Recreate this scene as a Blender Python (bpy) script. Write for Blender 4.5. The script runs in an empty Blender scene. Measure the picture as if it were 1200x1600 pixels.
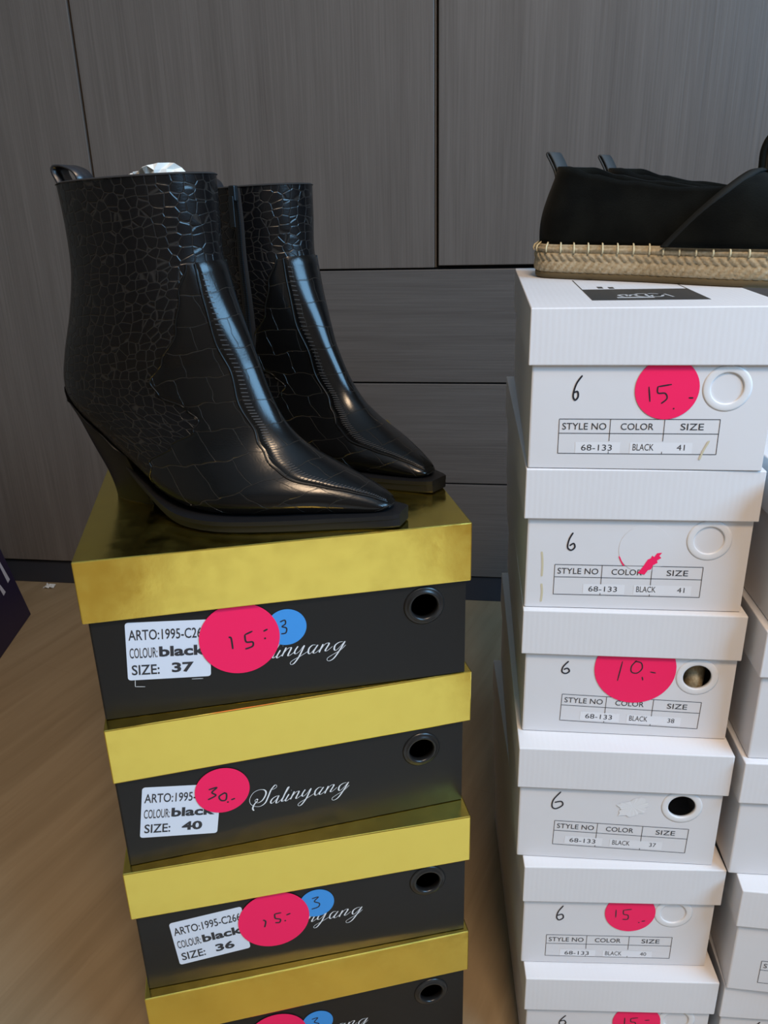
import bpy, bmesh, math, random
from mathutils import Vector, Matrix, noise
random.seed(7)
S = bpy.context.scene
COL = S.collection
PI = math.pi

# ------------------------------------------------------------------ camera
CAM_H = 0.72695
PITCH, ROLL, FPX = 0.3739, 0.0256, 1240.5
def cam_axes():
    f = Vector((0, math.cos(PITCH), -math.sin(PITCH)))
    d = Vector((0, -math.sin(PITCH), -math.cos(PITCH)))
    x = Vector((1, 0, 0))
    c, s = math.cos(ROLL), math.sin(ROLL)
    return c*x + s*d, -s*x + c*d, f
_r, _d, _f = cam_axes()
cd = bpy.data.cameras.new('camera')
cam = bpy.data.objects.new('camera', cd); COL.objects.link(cam)
M = Matrix((_r, -_d, -_f)).transposed().to_4x4(); M.translation = (0, 0, CAM_H)
cam.matrix_world = M
cd.sensor_fit = 'VERTICAL'; cd.sensor_height = 36.0; cd.sensor_width = 27.0
cd.lens = FPX/1600*36.0
cd.clip_start = 0.02
S.camera = cam

# ------------------------------------------------------------------ light + exposure
S.view_settings.view_transform = 'Standard'; S.view_settings.look = 'None'
S.view_settings.gamma = 1.0; S.view_settings.use_curve_mapping = False
S.view_settings.exposure = -0.07
w = bpy.data.worlds.new('world'); S.world = w; w.use_nodes = True
w.node_tree.nodes['Background'].inputs[0].default_value = (0.62, 0.78, 1.0, 1)
w.node_tree.nodes['Background'].inputs[1].default_value = 1.0

PW = -0.1464                       # yaw of the wardrobe and the room
DW = 1.3872                        # distance of the wardrobe front
EW = Vector((math.cos(PW), math.sin(PW), 0)); NW = Vector((-math.sin(PW), math.cos(PW), 0))
RM = Matrix.Rotation(PW, 4, 'Z'); RM.translation = (0, DW, 0)      # room frame: x along the wardrobe, y into it
def area(name, loc, target, sx, sy, power, color, spread=PI):
    l = bpy.data.lights.new(name, 'AREA'); l.shape = 'RECTANGLE'; l.size = sx; l.size_y = sy
    l.energy = power; l.color = color; l.spread = spread
    o = bpy.data.objects.new(name, l); COL.objects.link(o)
    o.location = loc
    o.rotation_euler = (Vector(target)-Vector(loc)).to_track_quat('-Z', 'Z').to_euler()
    return o
RX0, RX1, RY0, RY1, RH = -2.0, 1.4, -3.4, 0.62, 2.45      # room frame extents
# daylight through the window in the right wall
WIN = (-2.00, -1.15, 0.90, 2.00)    # y0,y1,z0,z1 in room frame
wc = RM @ Vector((RX1-0.01, (WIN[0]+WIN[1])/2, (WIN[2]+WIN[3])/2))
area('window_daylight', wc, wc + (RM.to_3x3() @ Vector((-1, 0, 0))), WIN[1]-WIN[0], WIN[3]-WIN[2], 48, (0.30, 0.63, 1.0))
# ceiling lamp of the room, warm
lc = RM @ Vector((0.5, -1.9, RH-0.12))
area('ceiling_lamp_light', lc, lc + Vector((0, 0, -1)), 0.45, 0.45, 36, (1.0, 0.72, 0.47))

# ------------------------------------------------------------------ helpers
def mat(name, color, rough=0.5, metal=0.0, spec=0.5, **kw):
    m = bpy.data.materials.new(name); m.use_nodes = True
    b = m.node_tree.nodes['Principled BSDF']
    b.inputs['Base Color'].default_value = (*color, 1); b.inputs['Roughness'].default_value = rough
    b.inputs['Metallic'].default_value = metal; b.inputs['Specular IOR Level'].default_value = spec
    for k, v in kw.items(): b.inputs[k.replace('_', ' ')].default_value = v
    return m
class NT:
    def __init__(s, m): s.m = m; s.t = m.node_tree; s.b = s.t.nodes['Principled BSDF']
    def n(s, typ, props=None, **ins):
        x = s.t.nodes.new(typ)
        for k, v in (props or {}).items(): setattr(x, k, v)
        for k, v in ins.items():
            key = k.replace('_', ' ')
            sock = x.inputs[int(k[1:])] if (k[0] == 'i' and k[1:].isdigit()) else x.inputs[key]
            if hasattr(v, 'is_output'): s.t.links.new(v, sock)
            else: sock.default_value = v
        return x
    def link(s, a, b): s.t.links.new(a, s.b.inputs[b])
    def coord(s, kind='Object', scale=(1, 1, 1), rot=(0, 0, 0)):
        tc = s.n('ShaderNodeTexCoord'); mp = s.n('ShaderNodeMapping', Vector=tc.outputs[kind], Scale=scale, Rotation=rot)
        return mp.outputs[0]
    def ramp(s, fac, stops):
        r = s.n('ShaderNodeValToRGB', Fac=fac); e = r.color_ramp.elements
        while len(e) < len(stops): e.new(0.5)
        for el, (p, c) in zip(e, stops): el.position = p; el.color = (*c, 1) if len(c) == 3 else c
        return r.outputs['Color']
    def bump(s, h, dist, strength=1.0, normal=None):
        b = s.n('ShaderNodeBump', Height=h, Distance=dist, Strength=strength)
        if normal: s.t.links.new(normal, b.inputs['Normal'])
        return b.outputs[0]
def mesh(name, verts, faces, m, parent=None, smooth=False, mi=None, uv=None):
    me = bpy.data.meshes.new(name); me.from_pydata([tuple(v) for v in verts], [], faces); 
    ms = m if isinstance(m, (list, tuple)) else [m]
    for x in ms: me.materials.append(x)
    if mi: me.polygons.foreach_set('material_index', mi)
    if uv:
        l = me.uv_layers.new(name='UVMap')
        for lp in me.loops: l.data[lp.index].uv = uv[lp.vertex_index]
    if smooth: me.polygons.foreach_set('use_smooth', [True]*len(me.polygons))
    me.update()
    o = bpy.data.objects.new(name, me); COL.objects.link(o)
    if parent: o.parent = parent
    return o
def fixn(o):
    bm = bmesh.new(); bm.from_mesh(o.data); bmesh.ops.recalc_face_normals(bm, faces=bm.faces); bm.to_mesh(o.data); bm.free(); return o
def bevel(o, wd, seg=2, ang=0.6):
    b = o.modifiers.new('bevel', 'BEVEL'); b.width = wd; b.segments = seg; b.limit_method = 'ANGLE'; b.angle_limit = ang
    b.harden_normals = False; return o
class MB:
    def __init__(s): s.v = []; s.f = []; s.mi = []
    def add(s, vs, fs, k=0):
        n = len(s.v); s.v += [tuple(v) for v in vs]; s.f += [tuple(i+n for i in f) for f in fs]; s.mi += [k]*len(fs); return s
    def box(s, x0, x1, y0, y1, z0, z1, k=0):
        vs = [(x, y, z) for z in (z0, z1) for y in (y0, y1) for x in (x0, x1)]
        return s.add(vs, [(0, 2, 3, 1), (4, 5, 7, 6), (0, 1, 5, 4), (2, 6, 7, 3), (0, 4, 6, 2), (1, 3, 7, 5)], k)
    def out(s, name, m, parent=None, smooth=False): return mesh(name, s.v, s.f, m, parent, smooth, s.mi)
def thing(name, label, cat, loc=(0, 0, 0), rz=0, group=None):
    o = bpy.data.objects.new(name, None); COL.objects.link(o); o.empty_display_size = 0.05
    o.location = loc; o.rotation_euler = (0, 0, rz); o['label'] = label; o['category'] = cat
    if group: o['group'] = group
    return o
def tag(o, label, cat, group=None):
    o['label'] = label; o['category'] = cat
    if group: o['group'] = group
    return o
def struct(o): o['kind'] = 'structure'; return o
def lerp(a, b, t): return a + (b-a)*t
def catmull(pts, n, closed=False):
    """smooth curve through pts (tuples of any dimension), n samples per span"""
    P = [tuple(p) for p in pts]; out = []
    m = len(P); spans = m if closed else m-1
    for i in range(spans):
        g = (lambda j: P[j % m]) if closed else (lambda j: P[max(0, min(m-1, j))])
        p0, p1, p2, p3 = g(i-1), g(i), g(i+1), g(i+2)
        for k in range(n):
            t = k/n
            out.append(tuple(0.5*(2*b+(c-a)*t+(2*a-5*b+4*c-d)*t*t+(3*b-a-3*c+d)*t**3) for a, b, c, d in zip(p0, p1, p2, p3)))
    if not closed: out.append(P[-1])
    return out
_txt = {}
def text_geo(s, bold=0.0):
    key = (s, bold)
    if key not in _txt:
        cu = bpy.data.curves.new('lettering', 'FONT'); cu.body = s; cu.size = 1.0; cu.offset = bold; cu.resolution_u = 3
        o = bpy.data.objects.new('lettering', cu); COL.objects.link(o)
        dg = bpy.context.evaluated_depsgraph_get(); me = bpy.data.meshes.new_from_object(o.evaluated_get(dg))
        _txt[key] = ([tuple(v.co[:2]) for v in me.vertices], [tuple(p.vertices) for p in me.polygons])
        bpy.data.objects.remove(o); bpy.data.curves.remove(cu); bpy.data.meshes.remove(me)
    return _txt[key]
def put_text(mb, s, x0, x1, zb, h, y, k=0, bold=0.0, rot=0.0, org=(0, 0)):
    """lettering on a plane facing -y: spans x0..x1, stands on zb, height h, optionally rotated about org"""
    vs, fs = text_geo(s, bold)
    ax, bx = min(v[0] for v in vs), max(v[0] for v in vs); az, bz = min(v[1] for v in vs), max(v[1] for v in vs)
    c, sn = math.cos(rot), math.sin(rot); out = []
    for vx, vz in vs:
        px = x0+(vx-ax)/(bx-ax)*(x1-x0); pz = zb+(vz-az)/(bz-az)*h
        out.append((org[0]+c*px-sn*pz, y, org[1]+sn*px+c*pz))
    mb.add(out, fs, k)
def put_stroke(mb, pts, wd, y, k=0, n=6, calli=0.0):
    """pen stroke through pts (x,z): a ribbon on the plane facing -y"""
    P = catmull(pts, n) if len(pts) > 2 else [tuple(lerp(a, b, t/4) for a, b in zip(pts[0], pts[1])) for t in range(5)] if len(pts) == 2 else None
    if P is None:
        x, z = pts[0]; ring = [(x+wd*.6*math.cos(a*PI/4), y, z+wd*.6*math.sin(a*PI/4)) for a in range(8)]
        mb.add(ring, [tuple(range(8))], k); return
    vs = []
    for i, (x, z) in enumerate(P):
        a = P[max(0, i-1)]; b = P[min(len(P)-1, i+1)]; dx, dz = b[0]-a[0], b[1]-a[1]; L = math.hypot(dx, dz) or 1
        ww = wd*(1+calli*max(0, -dz/L)**1.5)/2
        if i in (0, len(P)-1): ww *= 0.6
        vs += [(x-dz/L*ww, y, z+dx/L*ww), (x+dz/L*ww, y, z-dx/L*ww)]
    mb.add(vs, [(2*i, 2*i+1, 2*i+3, 2*i+2) for i in range(len(P)-1)], k)
def disc(mb, cx, cz, r, y, th=0.00015, k=0, n=56, rz=None):
    rz = rz or r
    a = [(cx+r*math.cos(2*PI*i/n), y, cz+rz*math.sin(2*PI*i/n)) for i in range(n)]
    b = [(p[0], y-th, p[2]) for p in a]
    mb.add(a+b, [tuple(range(n, 2*n))]+[(i, (i+1) % n, n+(i+1) % n, n+i) for i in range(n)], k)
def lathe_y(mb, prof, cx, cz, n=48, k=0):
    """ring turned about the y axis; prof = [(radius, y)] closed loop"""
    m = len(prof); vs = []; fs = []
    for i in range(n):
        a = 2*PI*i/n
        for r, y in prof: vs.append((cx+r*math.cos(a), y, cz+r*math.sin(a)))
    for i in range(n):
        for j in range(m): fs.append((i*m+j, i*m+(j+1) % m, ((i+1) % n)*m+(j+1) % m, ((i+1) % n)*m+j))
    mb.add(vs, fs, k)

# ------------------------------------------------------------------ materials
def wood_panel(name, dark, light, horizontal=False):
    m = mat(name, dark, 0.42, spec=0.35); t = NT(m)
    sc = (1.1, 1.1, 26) if horizontal else (26, 26, 1.1)
    co = t.coord('Object', sc)
    n1 = t.n('ShaderNodeTexNoise', Vector=co, Scale=1.0, Detail=6.0, Roughness=0.6, Distortion=0.35)
    co2 = t.coord('Object', (3, 3, 160) if horizontal else (160, 160, 3))
    n2 = t.n('ShaderNodeTexNoise', Vector=co2, Scale=2.0, Detail=3.0)
    mx = t.n('ShaderNodeMix', {'data_type': 'FLOAT'}, i0=0.45, i2=n1.outputs[0], i3=n2.outputs[0])
    t.link(t.ramp(mx.outputs[0], [(0.3, dark), (0.7, light)]), 'Base Color')
    t.link(t.bump(n2.outputs[0], 0.0006, 0.35), 'Normal')
    return m
M_WOODV = wood_panel('grey_brown_wood_upright', (0.112, 0.093, 0.080), (0.180, 0.154, 0.134))
M_WOODH = wood_panel('grey_brown_wood_level', (0.098, 0.085, 0.077), (0.155, 0.138, 0.126), True)
M_EDGE = mat('door_edge_band', (0.10, 0.072, 0.045), 0.5)
M_PLINTH = mat('dark_plinth', (0.030, 0.032, 0.042), 0.5)
M_GAP = mat('carcass_dark', (0.02, 0.018, 0.017), 0.7)
def floor_mat():
    m = mat('laminate_floor', (0.3, 0.22, 0.14), 0.38, spec=0.4); t = NT(m)
    co = t.coord('Object', (1, 1, 1), (0, 0, -math.radians(73)))
    br = t.n('ShaderNodeTexBrick', {'offset': 0.37}, Vector=co, Scale=1.0, Brick_Width=1.2, Row_Height=0.19, Mortar_Size=0.0008, Color1=(.45, .45, .45, 1), Color2=(.6, .6, .6, 1), Mortar=(.34, .34, .34, 1))
    g = t.n('ShaderNodeMapping', Vector=co, Scale=(2.0, 26, 1)).outputs[0]
    n = t.n('ShaderNodeTexNoise', Vector=g, Scale=1.0, Detail=7.0, Roughness=0.62, Distortion=0.7)
    a = t.n('ShaderNodeMix', {'data_type': 'FLOAT'}, i0=0.25, i2=n.outputs[0], i3=br.outputs[0])
    t.link(t.ramp(a.outputs[0], [(0.3, (0.25, 0.178, 0.10)), (0.55, (0.34, 0.25, 0.15)), (0.75, (0.40, 0.305, 0.19))]), 'Base Color')
    t.link(t.bump(n.outputs[0], 0.0008, 0.3), 'Normal')
    return m
M_FLOOR = floor_mat()
M_WALL = mat('white_wall_paint', (0.36, 0.31, 0.25), 0.85)
M_CEIL = mat('white_ceiling_paint', (0.8, 0.79, 0.77), 0.9)
M_FRAME = mat('window_frame_white', (0.8, 0.8, 0.8), 0.35)
M_GLASS = mat('window_glass', (1, 1, 1), 0.02, Transmission_Weight=1.0, IOR=1.01)
def card(name, col, rough, ribs=0.0, spec=0.4):
    m = mat(name, col, rough, spec=spec); t = NT(m)
    co = t.coord('Object')
    n = t.n('ShaderNodeTexNoise', Vector=co, Scale=55.0, Detail=3.0)
    h = t.bump(n.outputs[0], 0.0006, 0.25)
    if ribs:
        w_ = t.n('ShaderNodeTexWave', {'bands_direction': 'X'}, Vector=co, Scale=80.0, Distortion=1.2, Detail=1.0)
        h = t.bump(w_.outputs[1], 0.0003, ribs, h)
    t.link(h, 'Normal')
    n2 = t.n('ShaderNodeTexNoise', Vector=co, Scale=9.0, Detail=4.0)
    t.link(t.ramp(n2.outputs[0], [(0.3, tuple(c*0.96 for c in col)), (0.7, col)]), 'Base Color')
    return m
M_WHITE = card('white_cardboard', (0.74, 0.715, 0.71), 0.5)
M_WHITELID = card('white_ribbed_cardboard', (0.75, 0.725, 0.72), 0.48, 0.10)
M_BLACKBOX = card('black_cardboard', (0.012, 0.0115, 0.011), 0.38, spec=0.3)
def gold():
    m = mat('gold_foil', (0.98, 0.80, 0.17), 0.2, 1.0); t = NT(m)
    co = t.coord('Object')
    n = t.n('ShaderNodeTexNoise', Vector=co, Scale=14.0, Detail=2.0, Roughness=0.5)
    n2 = t.n('ShaderNodeTexNoise', Vector=co, Scale=90.0, Detail=4.0)
    h = t.bump(n.outputs[0], 0.004, 0.22); h = t.bump(n2.outputs[0], 0.0004, 0.2, h)
    t.link(h, 'Normal')
    r = t.n('ShaderNodeMapRange', Value=n2.outputs[0], i1=0.3, i2=0.7, i3=0.13, i4=0.26); t.link(r.outputs[0], 'Roughness')
    return m
M_GOLD = gold()
M_INK = mat('black_print', (0.03, 0.03, 0.035), 0.6)
M_PEN = mat('black_pen', (0.012, 0.012, 0.02), 0.5)
M_PINK = mat('neon_pink_paper', (1.0, 0.014, 0.115), 0.6, spec=0.3)
M_BLUE = mat('blue_paper', (0.055, 0.30, 0.72), 0.6, spec=0.3)
M_LABEL = mat('white_label_paper', (0.72, 0.76, 0.84), 0.4)
M_STRIP = mat('pale_paper_strip', (0.79, 0.775, 0.78), 0.45)
M_WHITEINK = mat('white_print', (0.78, 0.78, 0.78), 0.5)
M_RING = mat('white_plastic_ring', (0.77, 0.75, 0.74), 0.35)
M_BRING = mat('black_plastic_ring', (0.012, 0.012, 0.012), 0.3)
M_STAIN = mat('yellow_glue_stain', (0.62, 0.54, 0.36), 0.5)
M_CHAR = mat('charcoal_print', (0.035, 0.037, 0.038), 0.45)
M_GREYINK = mat('light_grey_print', (0.5, 0.5, 0.5), 0.5)

# ------------------------------------------------------------------ room shell (room frame: x along the wardrobe, y towards it)
def room(name, fn, m):
    mb = MB(); fn(mb); o = mb.out(name, m); o.matrix_world = RM; return struct(o)
room('floor', lambda b: b.box(RX0-.1, RX1+.1, RY0-.1, RY1+.1, -0.1, 0), M_FLOOR)
room('ceiling', lambda b: b.box(RX0-.1, RX1+.1, RY0-.1, RY1+.1, RH, RH+.1), M_CEIL)
room('wall_back', lambda b: b.box(RX0-.1, RX1+.1, RY1, RY1+.1, 0, RH), M_WALL)
room('wall_front', lambda b: b.box(RX0-.1, RX1+.1, RY0-.1, RY0, 0, RH), M_WALL)
room('wall_left', lambda b: b.box(RX0-.1, RX0, RY0, RY1, 0, RH), M_WALL)
def wr(b):
    y0, y1, z0, z1 = WIN
    b.box(RX1, RX1+.1, RY0, RY1, 0, z0); b.box(RX1, RX1+.1, RY0, RY1, z1, RH)
    b.box(RX1, RX1+.1, RY0, y0, z0, z1); b.box(RX1, RX1+.1, y1, RY1, z0, z1)
room('wall_right', wr, M_WALL)
def wf(b):
    y0, y1, z0, z1 = WIN; t = .04
    for a in ((y0, y1, z0, z0+t), (y0, y1, z1-t, z1), (y0, y0+t, z0+t, z1-t), (y1-t, y1, z0+t, z1-t)):
        b.box(RX1+.03, RX1+.08, *a)
fr = room('window_1', wf, M_FRAME)
gl = MB().box(RX1+.052, RX1+.056, WIN[0]+.04, WIN[1]-.04, WIN[2]+.04, WIN[3]-.04).out('pane', M_GLASS, fr)

# ------------------------------------------------------------------ wardrobe
wd = thing('wardrobe', 'large grey-brown wood-grain wardrobe with tall doors and drawers behind the shoe boxes', 'wardrobe', (0, DW, 0), PW)
def panel(name, x0, x1, z0, z1, m, y0=0.0, th=0.02, parent=wd):
    o = MB().box(x0, x1, y0, y0+th, z0, z1).out(name, m, parent); bevel(o, 0.0012, 2); return o
MB().box(-1.32, 1.30, 0.021, 0.56, 0.052, 2.12).out('carcass', M_GAP, wd)
ZT = 0.6195
panel('door', -1.30, -0.4835, 0.055, 2.1, M_WOODV)
panel('door', -0.4790, 0.0950, ZT+.0015, 2.1, M_WOODV)
d2 = panel('door', 0.1020, 0.6800, ZT+.005, 2.1, M_WOODV, -0.004, 0.024)
panel('door', 0.6845, 1.2800, ZT+.005, 2.1, M_WOODV)
panel('edge_strip', 0.0952, 0.0985, ZT+.0015, 2.1, M_EDGE, 0.002, 0.018)
for z0, z1 in ((0.4285, ZT-.0015), (0.2425, 0.4255), (0.0545, 0.2395)):
    panel('drawer', -0.4790, 0.6800, z0, z1, M_WOODH, 0.002)
    panel('drawer', 0.6845, 1.2800, z0, z1, M_WOODH, 0.002)
panel('plinth', -1.31, 1.29, 0.0, 0.0505, M_PLINTH, 0.008, 0.5)

# ------------------------------------------------------------------ shoe boxes
def tray(name, wdt, dep, z0, z1, t, up, m, parent, hole=None, xo=0.0, yo=0.0, bev=0.0012):
    """open box (cardboard walls t thick). up=True: open at the top. hole=(x,z,r) through the front wall"""
    bm = bmesh.new()
    def shell(a, flip):
        x0, x1, y0, y1 = xo-wdt/2+a, xo+wdt/2-a, yo-dep/2+a, yo+dep/2-a
        za, zb = (z0+a, z1) if up else (z0, z1-a)
        c = [bm.verts.new(p) for p in ((x0, y0, za), (x1, y0, za), (x1, y1, za), (x0, y1, za), (x0, y0, zb), (x1, y0, zb), (x1, y1, zb), (x0, y1, zb))]
        ff = [(1, 2, 6, 5), (2, 3, 7, 6), (3, 0, 4, 7), (0, 3, 2, 1) if up else (4, 5, 6, 7)]
        for f in ff: bm.faces.new([c[i] for i in (f[::-1] if flip else f)])
        ring = None
        if hole:
            hx, hz, hr = hole; n = 40
            ring = [bm.verts.new((hx+hr*math.cos(2*PI*i/n), y0, hz+hr*math.sin(2*PI*i/n))) for i in range(n)]
            q = [c[0], c[1], c[5], c[4]]                       # corners ll, lr, ur, ul
            segs = {0: range(25, 36), 1: range(-5, 6), 2: range(5, 16), 3: range(15, 26)}
            tri = [(q[1], q[2], -5, 5), (q[2], q[3], 5, 15), (q[3], q[0], 15, 25), (q[0], q[1], 25, 35)]
            for ca, cb, i0, i1 in tri:
                arc = [ring[i % n] for i in range(i0, i1+1)]
                f = [ca, cb]+arc[::-1]
                bm.faces.new(f[::-1] if flip else f)
        else:
            f = [c[0], c[1], c[5], c[4]]; bm.faces.new(f[::-1] if flip else f)
        return c, ring
    o, r1 = shell(0, False); i, r2 = shell(t, True)
    k = (4, 5, 6, 7) if up else (0, 1, 2, 3)
    for a in range(4):
        b = (a+1) % 4; bm.faces.new([o[k[a]], o[k[b]], i[k[b]], i[k[a]]])
    if hole:
        for a in range(40): bm.faces.new([r1[a], r1[(a+1) % 40], r2[(a+1) % 40], r2[a]])
    bmesh.ops.recalc_face_normals(bm, faces=bm.faces)
    me = bpy.data.meshes.new(name); bm.to_mesh(me); bm.free(); me.materials.append(m)
    ob = bpy.data.objects.new(name, me); COL.objects.link(ob); ob.parent = parent
    if bev: bevel(ob, bev, 2, 0.7)
    return ob
mm = lambda pts: [(x/1000, z/1000) for x, z in pts]
HW, LHW, WLW, WBW, DWH = 0.11, 0.0374, 0.1613, 0.1561, 0.312
HG, LHG, WLG, WBG, DGO = 0.1274, 0.0466, 0.2758, 0.2694, 0.300
SIX = [(-45.2, -44.0), (-49.0, -50.5), (-50.1, -56.9), (-48.0, -60.0), (-44.6, -57.4), (-45.8, -53.6), (-49.6, -55.0)]
def white_box(tl, yaw, top, off, label, group, table=None, rot=0.0, vals=None, six=None, sticker=None, closed=True, hole=(49.2, -52.8), extra=None):
    """tl = world front-left corner of the lid, top = world height of the lid's top"""
    ex = Vector((math.cos(yaw), math.sin(yaw), 0)); ey = Vector((-math.sin(yaw), math.cos(yaw), 0))
    base = Vector((tl[0], tl[1], 0)) + ex*WLW/2 + ey*DWH/2; base.z = top-HW
    t = thing('shoe_box', label, 'shoe box', base, yaw, group)
    Z = lambda z: HW+z/1000
    yf = -DWH/2+0.003                      # front of the body
    hx, hz = off+hole[0]/1000, Z(hole[1])
    tray('lid', WLW, DWH, HW-LHW, HW, 0.0016, False, M_WHITELID, t)
    tray('body', WBW, DWH-.006, 0.0004, HW-0.0018, 0.0018, True, M_WHITE, t, (hx, hz, 0.0108), off)
    g = MB(); lathe_y(g, [(0.0104, yf+.0022), (0.0104, yf-.0003), (0.0112, yf-.0006), (0.0144, yf-.0004), (0.0157, yf-.0001), (0.0157, yf), (0.0109, yf), (0.0109, yf+.0022)], hx, hz)
    g.out('finger_hole_ring', M_RING, t, True)
    if closed:
        c = MB(); disc(c, hx, hz, 0.0106, yf+.0014, .0008); c.out('hole_cover', M_WHITE, t)
    if table:
        mb = MB(); x0, z0 = off+table[0]/1000, Z(table[1]); Wt, Ht = .105, .0243; y = yf-.00022; lw = .00042
        cr, sr = math.cos(rot), math.sin(rot)
        def line(u0, v0, u1, v1):
            L = math.hypot(u1-u0, v1-v0); nx, nz = -(v1-v0)/L*lw/2, (u1-u0)/L*lw/2
            q = [(u0+nx, v0+nz), (u1+nx, v1+nz), (u1-nx, v1-nz), (u0-nx, v0-nz)]
            mb.add([(x0+cr*a-sr*b, y, z0+sr*a+cr*b) for a, b in q], [(3, 2, 1, 0)])
        for a in ((0, 0, Wt, 0), (0, -Ht, Wt, -Ht), (0, -.41*Ht, Wt, -.41*Ht), (0, 0, 0, -Ht), (Wt, 0, Wt, -Ht),
                  (.3236*Wt, 0, .3236*Wt, -.63*Ht), (.661*Wt, 0, .661*Wt, -.63*Ht), (.3236*Wt, -.93*Ht, .3236*Wt, -Ht), (.661*Wt, -.93*Ht, .661*Wt, -Ht)): line(*a)
        T = lambda s, a, b, zb, h, bd=0.0: put_text(mb, s, a/1000, b/1000, zb/1000, h/1000, y, 0, bd, rot, (x0, z0))
        T('STYLE NO', 2.2, 31.5, -7.4, 4.7); T('COLOR', 41, 62.5, -7.4, 4.6); T('SIZE', 80, 95, -7.4, 4.6)
        if vals:
            s, ua, ub, uc, zb = vals
            T('68-133', ua, ua+20.6, zb, 4.3); T('BLACK', ub, ub+13.8, zb+.3, 4.7); T(s, uc, uc+5.2, zb+.6, 4.0)
        mb.out('printed_table', M_INK, t)
        st = MB()
        if vals:
            for a, b in ((ua-4, ua+26), (ub-2, uc+10)):
                q = [(a/1000, (zb-2)/1000), (b/1000, (zb-2)/1000), (b/1000, (zb+6)/1000), (a/1000, (zb+6)/1000)]
                st.add([(x0+cr*u-sr*v, yf-.00012, z0+sr*u+cr*v) for u, v in q], [(0, 1, 2, 3)])
            st.out('paper_strip', M_STRIP, t)
    if six:
        mb = MB(); put_stroke(mb, [(off+x/1000, Z(z)) for x, z in six], .00115, yf-.0003); mb.out('handwritten_number', M_PEN, t)
    if sticker:
        cx, cz, r, strokes = sticker
        mb = MB(); disc(mb, off+cx/1000, Z(cz), r/1000, yf-.0003); p = mb.out('price_sticker', M_PINK, t); p['label'] = 'round neon pink price sticker'
        mb = MB()
        for s in strokes: put_stroke(mb, [(off+x/1000, Z(z)) for x, z in s], .00095, yf-.0006)
        mb.out('handwritten_price', M_PEN, p)
    if extra: extra(t, off, yf, Z)
    return t
GW = 'white shoe boxes in the stack under the espadrilles'
def ex2(t, off, yf, Z):
    mb = MB(); P = [(2.4, -79.6), (5.9, -74.1), (8.6, -68.7), (10.5, -67.8), (11.4, -65.6), (13.0, -66.6), (14.6, -63.6), (18.2, -63.0), (16.4, -65.6), (17.9, -67.2), (15.0, -69.4), (15.8, -71.0), (12.7, -73.1), (11.6, -76.4), (9.4, -77.2), (7.3, -80.8)]
    mb.add([(off+x/1000, yf-.0004, Z(z)) for x, z in P], [tuple(range(len(P)))[::-1]])
    put_stroke(mb, [(off+x/1000, Z(z)) for x, z in ((-11.8, -66.5), (-9.3, -71.8), (-7.6, -74.1))], .0009, yf-.0003)
    mb.out('torn_sticker_scrap', M_PINK, t)
    g = MB(); disc(g, off+.0061, Z(-60.5), .0185, yf-.00005, .00015); g.out('sticker_residue', M_WHITE, t)
    s = MB()
    for a in (((-67, -64), (-66.2, -70), (-65.9, -77), (-66, -84)), ((-65.9, -90), (-65.2, -97), (-65.7, -105))):
        put_stroke(s, [(off+x/1000, Z(z)) for x, z in a], .0014, yf-.0002)
    s.out('glue_stain', M_STAIN, t)
def torn(cx, cz, rx, rz, seed):
    def f(t, off, yf, Z):
        rr = random.Random(seed); n = 44; kk = [rr.uniform(.62, 1.12) for _ in range(15)]
        mb = MB(); P = []
        for i in range(n):
            a = 2*PI*i/n; q = i/n*15; k = lerp(kk[int(q) % 15], kk[(int(q)+1) % 15], q-int(q))+rr.uniform(-.08, .08); P.append((off+(cx+rx*k*math.cos(a)+.35*rz*k*math.sin(a))/1000, yf-.0003-rr.uniform(0, .00025), Z(cz+rz*k*math.sin(a))))
        mb.add(P+[(off+cx/1000, yf-.00035, Z(cz))], [(i, (i+1) % n, n) for i in range(n)]); mb.out('torn_paper_patch', M_RING, t)
    return f
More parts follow.
